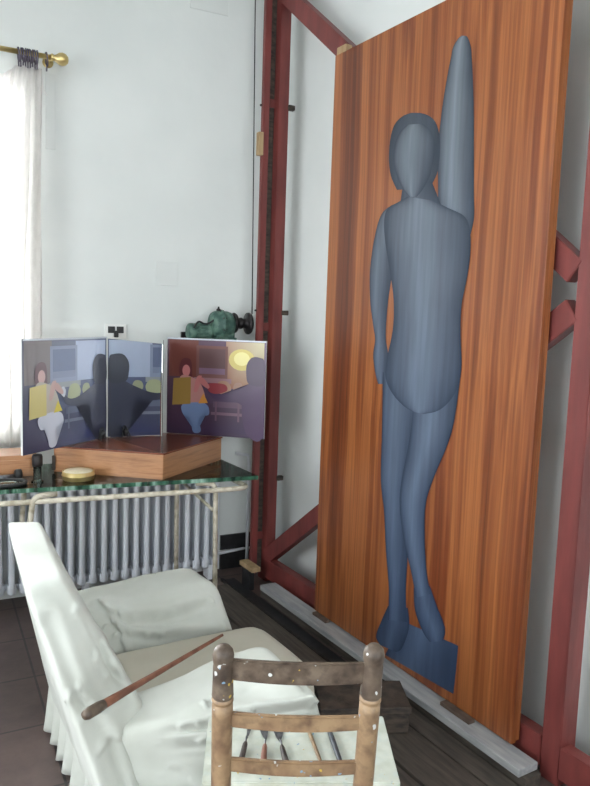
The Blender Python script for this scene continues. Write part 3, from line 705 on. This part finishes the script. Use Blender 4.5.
bm = BM(); add_box(bm, (0,0,.10), (.38,.22,.03), mat=Tb, bev=.004); obj('top_board', bm, M['darkbox'], t)
bm = BM(); add_box(bm, (0,-.098,.042), (.36,.02,.083), mat=Tb, bev=.003); obj('side_board', bm, M['darkbox'], t)
bm = BM(); add_box(bm, (0,.098,.042), (.36,.02,.083), mat=Tb, bev=.003); obj('side_board', bm, M['darkbox'], t)
bm = BM(); add_box(bm, (.178,0,.042), (.02,.174,.083), mat=Tb, bev=.003); obj('end_board', bm, M['darkbox'], t)
bm = BM(); add_box(bm, (-.178,0,.042), (.02,.174,.083), mat=Tb, bev=.003); obj('end_board', bm, M['darkbox'], t)
bm = BM(); add_box(bm, (1.25,3.84,.055), (.34,.24,.11), R(-4), bev=.006)
o = single('storage_block', bm, M['brownbox'], 'low dark brown wooden block on the floor below the radiator', 'wood block')

# ------------------------------------------------------------------ armchair
def soft_hex(bm, corners, n=(16,16,12), e=7.0, wr=None):
    """cushion: a cube grid rounded as a superellipsoid and stretched to eight corners
    corners: (x-,y-,z-),(x+,y-,z-),(x+,y+,z-),(x-,y+,z-) then the same on top"""
    C8 = [Vector(p) for p in corners]; cache = {}
    def place(a, b_, c_):
        s = (abs(a)**e+abs(b_)**e+abs(c_)**e)**(1/e); m = max(abs(a),abs(b_),abs(c_))
        a, b_, c_ = a*m/s, b_*m/s, c_*m/s
        u, v, w = (a+1)/2, (b_+1)/2, (c_+1)/2
        lo = C8[0].lerp(C8[1], u).lerp(C8[3].lerp(C8[2], u), v); hi = C8[4].lerp(C8[5], u).lerp(C8[7].lerp(C8[6], u), v)
        p = lo.lerp(hi, w)
        if wr:
            ctr = sum(C8, Vector())/8; p = p + (p-ctr).normalized()*wr(p)
        return p
    def vert(i, j, k, N3):
        key = (i,j,k)
        if key not in cache:
            cache[key] = bm.verts.new(place(2*i/N3[0]-1, 2*j/N3[1]-1, 2*k/N3[2]-1))
        return cache[key]
    for axis in range(3):
        o1, o2 = [x for x in range(3) if x != axis]
        for side in (0, n[axis]):
            for i in range(n[o1]):
                for j in range(n[o2]):
                    q = []
                    for di, dj in ((0,0),(1,0),(1,1),(0,1)):
                        idx = [0,0,0]; idx[axis] = side; idx[o1] = i+di; idx[o2] = j+dj; q.append(vert(*idx, n))
                    f = bm.faces.new(q); f.smooth = True
def wrinkle(seed, amp, dirn, freq):
    d = Vector(dirn).normalized()
    def f(p):
        w = noise.noise(p*2.2+Vector((seed,0,0)))
        s = p.dot(d)*freq+3.0*w
        fold = max(0, math.sin(s))**3*max(0, noise.noise(p*3+Vector((0,seed,0)))+.25)
        return amp*(fold*1.4+.6*noise.noise(p*5+Vector((seed,)*3)))
    return f
def creased(base, lines, yr):
    """adds pulled folds of the loose cover: polylines in x,z, felt only for y inside yr"""
    segs = []
    for pts, dep, wd in lines:
        for a, b in zip(pts, pts[1:]): segs.append((Vector((a[0],a[2],0)), Vector((b[0],b[2],0)), dep, wd))
    def f(p):
        h = base(p)
        sm_ = max(0, min(1, (p.y-yr[0])/.05))*max(0, min(1, (yr[1]-p.y)/.05))
        if sm_ > 0:
            q = Vector((p.x,p.z,0)); best = {}
            for a, b, dep, wd in segs:
                t = max(0, min(1, (q-a).dot(b-a)/(b-a).length_squared)); d = (q-a.lerp(b, t)); s_ = d.length; up = 1 if d.y > 0 else -.4
                v = -dep*math.exp(-(s_/wd)**2) + up*dep*.8*math.exp(-((s_-2*wd)/wd)**2)
                k = (dep, wd)
                if k not in best or abs(v) > abs(best[k]): best[k] = v
            h += sm_*sum(best.values())
        return h
    return f
ac = thing('armchair', 'armchair in a loose white slipcover with ruffled skirt facing the board', 'armchair', (1.0,2.35,0))
# back: raked, narrow at the top and widening down
bm = BM()
soft_hex(bm, [(0.627,1.880,0.060),(0.920,2.059,0.151),(0.920,2.863,0.151),(0.637,2.926,0.088),(0.392,2.132,0.898),(0.522,2.163,0.898),(0.596,2.905,0.888),(0.475,2.957,0.888)], (26,60,70), 14, creased(wrinkle(1, .008, (.3,.5,.8), 18), [([(.60,0,.87),(.63,0,.643),(.70,0,.506)],.012,.014),([(.569,0,.79),(.66,0,.58),(.72,0,.52)],.014,.013),([(.46,0,.80),(.53,0,.56),(.62,0,.42)],.010,.018),([(.45,0,.62),(.58,0,.50),(.70,0,.49)],.010,.016),([(.62,0,.40),(.66,0,.25),(.68,0,.1)],.012,.016)], (1.9,2.25)))
obj('back_cushion', bm, M['slip'], ac)
bm = BM()
soft_hex(bm, [(0.70,1.99,0.047),(1.31,1.86,0.047),(1.327,2.111,0.047),(0.70,2.142,0.047),(0.60,2.05,0.43),(1.244,1.771,0.548),(1.223,2.145,0.572),(0.70,2.22,0.44)], (96,34,60), 9, creased(wrinkle(5, .018, (.30,.1,1), 20), [([(.56,0,.50),(.70,0,.458),(.88,0,.472),(1.06,0,.52),(1.22,0,.53)],.026,.016),([(.56,0,.46),(.68,0,.425),(.85,0,.43),(1.0,0,.465),(1.2,0,.48)],.022,.014),([(.58,0,.43),(.72,0,.375),(.92,0,.37),(1.2,0,.41)],.020,.018),([(.58,0,.41),(.68,0,.30),(.75,0,.15)],.012,.016),([(.60,0,.42),(.82,0,.28),(.95,0,.12)],.010,.018)], (1.6,1.99)))
obj('arm', bm, M['slip'], ac)
bm = BM()
soft_hex(bm, [(0.648,2.612,0.047),(1.442,2.571,0.047),(1.442,2.926,0.047),(0.648,2.947,0.047),(0.648,2.738,0.533),(1.296,2.686,0.590),(1.275,2.926,0.590),(0.648,2.947,0.548)], (80,34,56), 9.0, creased(wrinkle(9, .012, (.5,.1,1), 18), [([(.78,0,.55),(.89,0,.472),(1.05,0,.456),(1.22,0,.481)],.016,.016),([(.78,0,.53),(.87,0,.42),(1.0,0,.385),(1.26,0,.36)],.016,.016),([(.78,0,.56),(.83,0,.45),(.86,0,.355)],.014,.014)], (2.5,2.8)))
obj('arm', bm, M['slip'], ac)
bm = BM()
soft_hex(bm, [(0.648,2.069,0.026),(1.421,2.090,0.026),(1.421,2.633,0.026),(0.648,2.654,0.026),(0.648,2.069,0.297),(1.421,2.090,0.297),(1.421,2.633,0.297),(0.648,2.654,0.297)], (24,20,12), 10, wrinkle(12, .008, (0,1,.3), 20))
obj('seat_base', bm, M['slip'], ac)
bm = BM()
soft_hex(bm, [(0.752,2.111,0.287),(1.473,2.121,0.266),(1.473,2.612,0.266),(0.752,2.633,0.287),(0.752,2.111,0.402),(1.453,2.121,0.391),(1.453,2.612,0.391),(0.752,2.612,0.402)], (30,24,8), 10, wrinkle(15, .008, (1,.4,0), 16))
obj('seat_cushion', bm, M['seatcloth'], ac)
# gathered skirt around the base
bm = BM(); path = round_path([(1.44,2.57,0),(1.44,2.90,0),(.66,2.93,0),(.632,2.90,0),(.628,1.92,0),(.64,1.87,0),(1.30,1.775,0),(1.34,2.08,0)], .05, 5)
dense = []
for a, b_ in zip(path, path[1:]):
    k = max(1, int((b_-a).length/.008))
    for i in range(k): dense.append(a.lerp(b_, i/k))
rowsS = []; s = 0; nS = len(dense)
for j, z in enumerate((.26,.23,.20,.16,.12,.08,.04,.012)):
    row = []; fl = (j/7)
    for i, p in enumerate(dense):
        tgn = (dense[min(i+1,nS-1)]-dense[max(i-1,0)]).normalized(); nn = Vector((tgn.y,-tgn.x,0))
        ctr = Vector((1.02,2.35,0))
        if nn.dot(p-ctr) < 0: nn = -nn
        s = i*.008
        w = math.sin(s*2*PI/.115+1.9*math.sin(s*5.3)+.8*math.sin(s*13))*(.003+.024*fl)+.010*fl
        row.append(bm.verts.new(Vector((p.x,p.y,z+.006*math.sin(s*40)*fl))+nn*(w+.004)))
    rowsS.append(row)
for r0, r1 in zip(rowsS, rowsS[1:]):
    for i in range(nS-1):
        f = bm.faces.new((r0[i], r0[i+1], r1[i+1], r1[i])); f.smooth = True
o = obj('skirt', bm, M['slip'], ac); md = o.modifiers.new('thick','SOLIDIFY'); md.thickness = .003
# the mahl stick across the near arm
bm = BM(); a = Vector((.500,1.855,.628)); b_ = Vector((1.055,2.15,.612))
add_tube(bm, [a.lerp(b_, k/12) for k in range(13)], [.013,.0135,.0125,.011,.010,.009,.0085,.008,.0075,.007,.0065,.006,.005], 12)
t = thing('maulstick', 'thin brown wooden painting stick lying across the white armchair', 'stick', (.78,2.0,.60))
obj('shaft', bm, noisy('stick_wood', srgb(104,66,50), srgb(140,92,70), 20, .6), t)
bm = BM(); add_lathe(bm, [(0,-.006),(.012,-.003),(.0165,.01),(.0165,.05),(.014,.07),(0,.07)], align(a-(b_-a).normalized()*.005, b_-a), 14); obj('grip', bm, M['chairdark'], t)

# ------------------------------------------------------------------ ladder-back chair
lc = thing('ladder_back_chair', 'rustic wooden ladder-back chair spattered with paint in the foreground', 'chair', (1.0,1.55,0))
TL, TR = Vector((.685,1.389,.985)), Vector((.980,1.211,.997))
BLc, BRc = Vector((.71,1.43,0)), Vector((.985,1.27,0))
fw = Vector((.50,.86,0)).normalized()
def post(top, bot):
    ax = (top-bot); L = ax.length; T = align(bot, ax)
    bm = BM()
    pr_ = [(0,0),(.021,0),(.022,.02),(.023,.5)]
    z1 = L-.135
    pr_ += [(.0245,z1-.03),(.0245,z1-.006),(.022,z1-.004),(.022,z1),(.0255,z1+.003),(.0255,z1+.009),(.022,z1+.011),(.022,z1+.014),(.0255,z1+.017),(.025,z1+.022),(.0235,z1+.06)]
    pr_ += [(.0235,L-.045),(.0225,L-.040),(.024,L-.03),(.025,L-.018),(.022,L-.006),(.014,L+.003),(.0,L+.006)]
    add_lathe(bm, pr_, T, 24)
    bm.normal_update()
    for f in bm.faces:
        z = (T.inverted() @ f.calc_center_median()).z
        if z > z1+.012: f.material_index = 1
    return obj('back_post', bm, [M['chairwood'], M['chairdark']], lc)
post(TL, BLc); post(TR, BRc)
def slat(z0, z1, mat, bow=.012, crest=0):
    bm = BM(); n = 16; rows = []
    for i in range(n+1):
        u = i/n; arch = math.sin(PI*u); sag = crest*arch
        rr = []
        for (z, th) in ((z0-.004*arch,0),(z1+sag,0),(z1+sag,1),(z0-.004*arch,1)):
            def at(P, Q, z): return P.lerp(Q, z/P.z)
            l = BLc.lerp(TL, z/TL.z); r = BRc.lerp(TR, z/TR.z)
            p = l.lerp(r, u); p.z = z - .000; p += -fw*(bow*arch) + fw*(th*.014-.007)
            rr.append(bm.verts.new(p))
        rows.append(rr)
    for A, B in zip(rows, rows[1:]):
        for k in range(4): bm.faces.new((A[k], A[(k+1)%4], B[(k+1)%4], B[k]))
    bm.faces.new(rows[0][::-1]); bm.faces.new(rows[-1])
    bmesh.ops.recalc_face_normals(bm, faces=bm.faces)
    es = [e for e in bm.edges if len(e.link_faces) == 2 and e.calc_face_angle() > .8]
    bmesh.ops.bevel(bm, geom=es, offset=.0035, segments=2, affect='EDGES')
    return obj('slat', bm, M[mat], lc)
slat(.908, .959, 'chairdark'); slat(.790, .826, 'chairwood'); slat(.676, .710, 'chairwood')
FLc, FRc = BLc+fw*.33-Vector((.03,-.015,0)), BRc+fw*.33+Vector((.03,-.015,0))
for p in (FLc, FRc):
    bm = BM(); add_lathe(bm, [(0,0),(.02,0),(.022,.2),(.022,.50),(.018,.515),(0,.518)], Matrix.Translation(p), 18); obj('front_leg', bm, M['chairwood'], lc)
for a, b_, z in ((FLc,FRc,.16),(FLc,FRc,.28),(BLc,BRc,.2),(BLc,FLc,.14),(BLc,FLc,.26),(BRc,FRc,.14),(BRc,FRc,.26)):
    bm = BM(); add_tube(bm, [a.lerp(b_, .04)+Vector((0,0,z)), a.lerp(b_, .5)+Vector((0,0,z)), a.lerp(b_, .96)+Vector((0,0,z))], [.009,.012,.009], 10); obj('stretcher', bm, M['chairwood'], lc)
bm = BM()
sp = [BLc+fw*.03, BRc+fw*.03, FRc, FLc]
add_prism(bm, [(p.x,p.y) for p in sp], .485, .521, bev=.01); obj('rush_seat', bm, noisy('rush', srgb(150,128,84), srgb(176,154,108), 60, .8, bmp=.4), lc)
# slab on the seat
bm = BM(); SZ = .557
sc = [(.885,1.888),(1.367,1.63),(1.205,1.345),(.735,1.60)]
add_prism(bm, [(.843,1.797),(1.301,1.552),(1.150,1.290),(.703,1.531)][::-1], .5225, SZ, bev=.003)
single('palette_slab', bm, M['slab'], 'off-white paint-smeared slab lying on the seat of the ladder-back chair', 'palette slab')
def knife(tip, neck, end, label, bladew, hmat):
    tip, neck, end = (Vector((x,y,SZ)) for x, y in (tip, neck, end))
    t = thing('palette_knife', label, 'palette knife', neck)
    z = Vector((0,0,.006)); d = (tip-neck).normalized(); s = Vector((-d.y,d.x,0)); L = (tip-neck).length
    bm = BM(); prof = [(0,.15),(.15,.55),(.4,.95),(.7,1),(.9,.6),(1,.1)]; up = []; 
    lo_ = [neck+d*L*a+s*bladew*w+Vector((0,0,.004)) for a, w in prof] + [neck+d*L*a-s*bladew*w+Vector((0,0,.004)) for a, w in prof[::-1]]
    A = [bm.verts.new(p) for p in lo_]; B = [bm.verts.new(p+Vector((0,0,.0015))) for p in lo_]
    bm.faces.new(A[::-1]); bm.faces.new(B)
    for i in range(len(A)): bm.faces.new((A[i], A[(i+1)%len(A)], B[(i+1)%len(A)], B[i]))
    obj('blade', bm, M['steel'], t)
    e = (end-neck).normalized()
    bm = BM(); add_tube(bm, smooth_path([neck+Vector((0,0,.0045)), neck+e*.012+Vector((0,0,.016)), neck+e*.035+Vector((0,0,.012))], 4), .0025, 8); obj('shank', bm, M['steel'], t)
    bm = BM(); q = neck+e*.033; L2 = (end-q).length; add_lathe(bm, [(0,0),(.005,0),(.007,.01),(.008,L2*.5),(.0095,L2*.85),(.006,L2),(0,L2)], align(q+Vector((0,0,.011)), e), 12); obj('handle', bm, hmat, t)
hb = noisy('knife_handle_dark', srgb(52,46,44), srgb(78,68,62), 30, .5); hr = noisy('knife_handle_red', srgb(112,74,62), srgb(136,94,78), 30, .5)
knife((0.944,1.718),(0.890,1.642),(0.804,1.523), 'thin bent palette knife, leftmost of the three on the slab', .006, hb)
knife((0.972,1.703),(0.930,1.608),(0.863,1.503), 'dark palette knife with reddish handle, middle of the three on the slab', .012, hr)
knife((1.012,1.688),(0.962,1.585),(0.918,1.471), 'palette knife with broad leaf blade, rightmost of the three on the slab', .015, hb)
def brush(a, b_, r, label, hm, fer):
    a, b_ = Vector((*a, SZ+r+.001)), Vector((*b_, SZ+r+.001)); d = (b_-a).normalized(); L = (b_-a).length
    t = thing('paintbrush', label, 'paintbrush', (a+b_)/2)
    bm = BM(); add_lathe(bm, [(0,0),(r*.5,0),(r*.9,L*.25),(r,L*.6),(r*.8,L*.78),(0,L*.78)], align(b_, -d), 12); obj('handle', bm, hm, t)
    bm = BM(); add_lathe(bm, [(0,L*.781),(r*.85,L*.781),(r*.95,L*.9),(0,L*.9)], align(b_, -d), 12); obj('ferrule', bm, M['steel'], t)
    bm = BM(); add_lathe(bm, [(0,L*.901),(r*.9,L*.901),(r*1.1,L*.94),(r*.2,L)], align(b_, -d), 12); obj('bristles', bm, fer, t)
brush((1.082,1.655),(0.995,1.408), .0055, 'brown-handled paintbrush on the slab beside the broad palette knife', noisy('brush_wood', srgb(120,98,74), srgb(146,122,92), 30, .5), M['darkbox'])
brush((1.131,1.612),(1.038,1.384), .008, 'dark-handled paintbrush lying rightmost on the slab', noisy('brush_dark', srgb(48,52,58), srgb(74,78,84), 30, .4), M['darkbox'])

# ------------------------------------------------------------------ daylight
w = bpy.data.worlds.new('world'); S.world = w; w.use_nodes = True
nt = w.node_tree; bg = nt.nodes['Background']
tc = N(nt, 'ShaderNodeTexCoord'); sx = N(nt, 'ShaderNodeSeparateXYZ'); nt.links.new(tc.outputs['Generated'], sx.inputs[0])
nt.links.new(ramp(nt, sx.outputs['Z'], [(.0,(.78,.82,.86,1)),(.6,(.90,.95,1,1))]), bg.inputs['Color']); bg.inputs['Strength'].default_value = 4.0
def daylight(name, loc, direction, sx_, sy_, power, col):
    l = bpy.data.lights.new(name, 'AREA'); l.shape = 'RECTANGLE'; l.size = sx_; l.size_y = sy_; l.energy = power; l.color = col
    o = bpy.data.objects.new(name, l); COL.objects.link(o); o.location = loc
    o.rotation_euler = Vector(direction).to_track_quat('-Z', 'Y').to_euler(); return o
daylight('window_daylight_back', bw(.02, -.45, (WZ0+WZ1)/2+.1), (0,-1,-.12), 1.6, 2.0, 300, (.96,.98,1))
daylight('window_daylight_left', (XL-.45, (LY0+LY1)/2, (LZ0+LZ1)/2), (1,0,-.1), 3.4, 2.4, 120, (.98,.99,1))
daylight('window_daylight_front', ((FX0+FX1)/2, YB-.45, (FZ0+FZ1)/2), (0,1,-.05), 3.2, 2.2, 55, (.98,.99,1))
S.view_settings.view_transform = 'Standard'; S.view_settings.look = 'None'; S.view_settings.gamma = 1
S.view_settings.use_curve_mapping = False; S.view_settings.exposure = 0.25
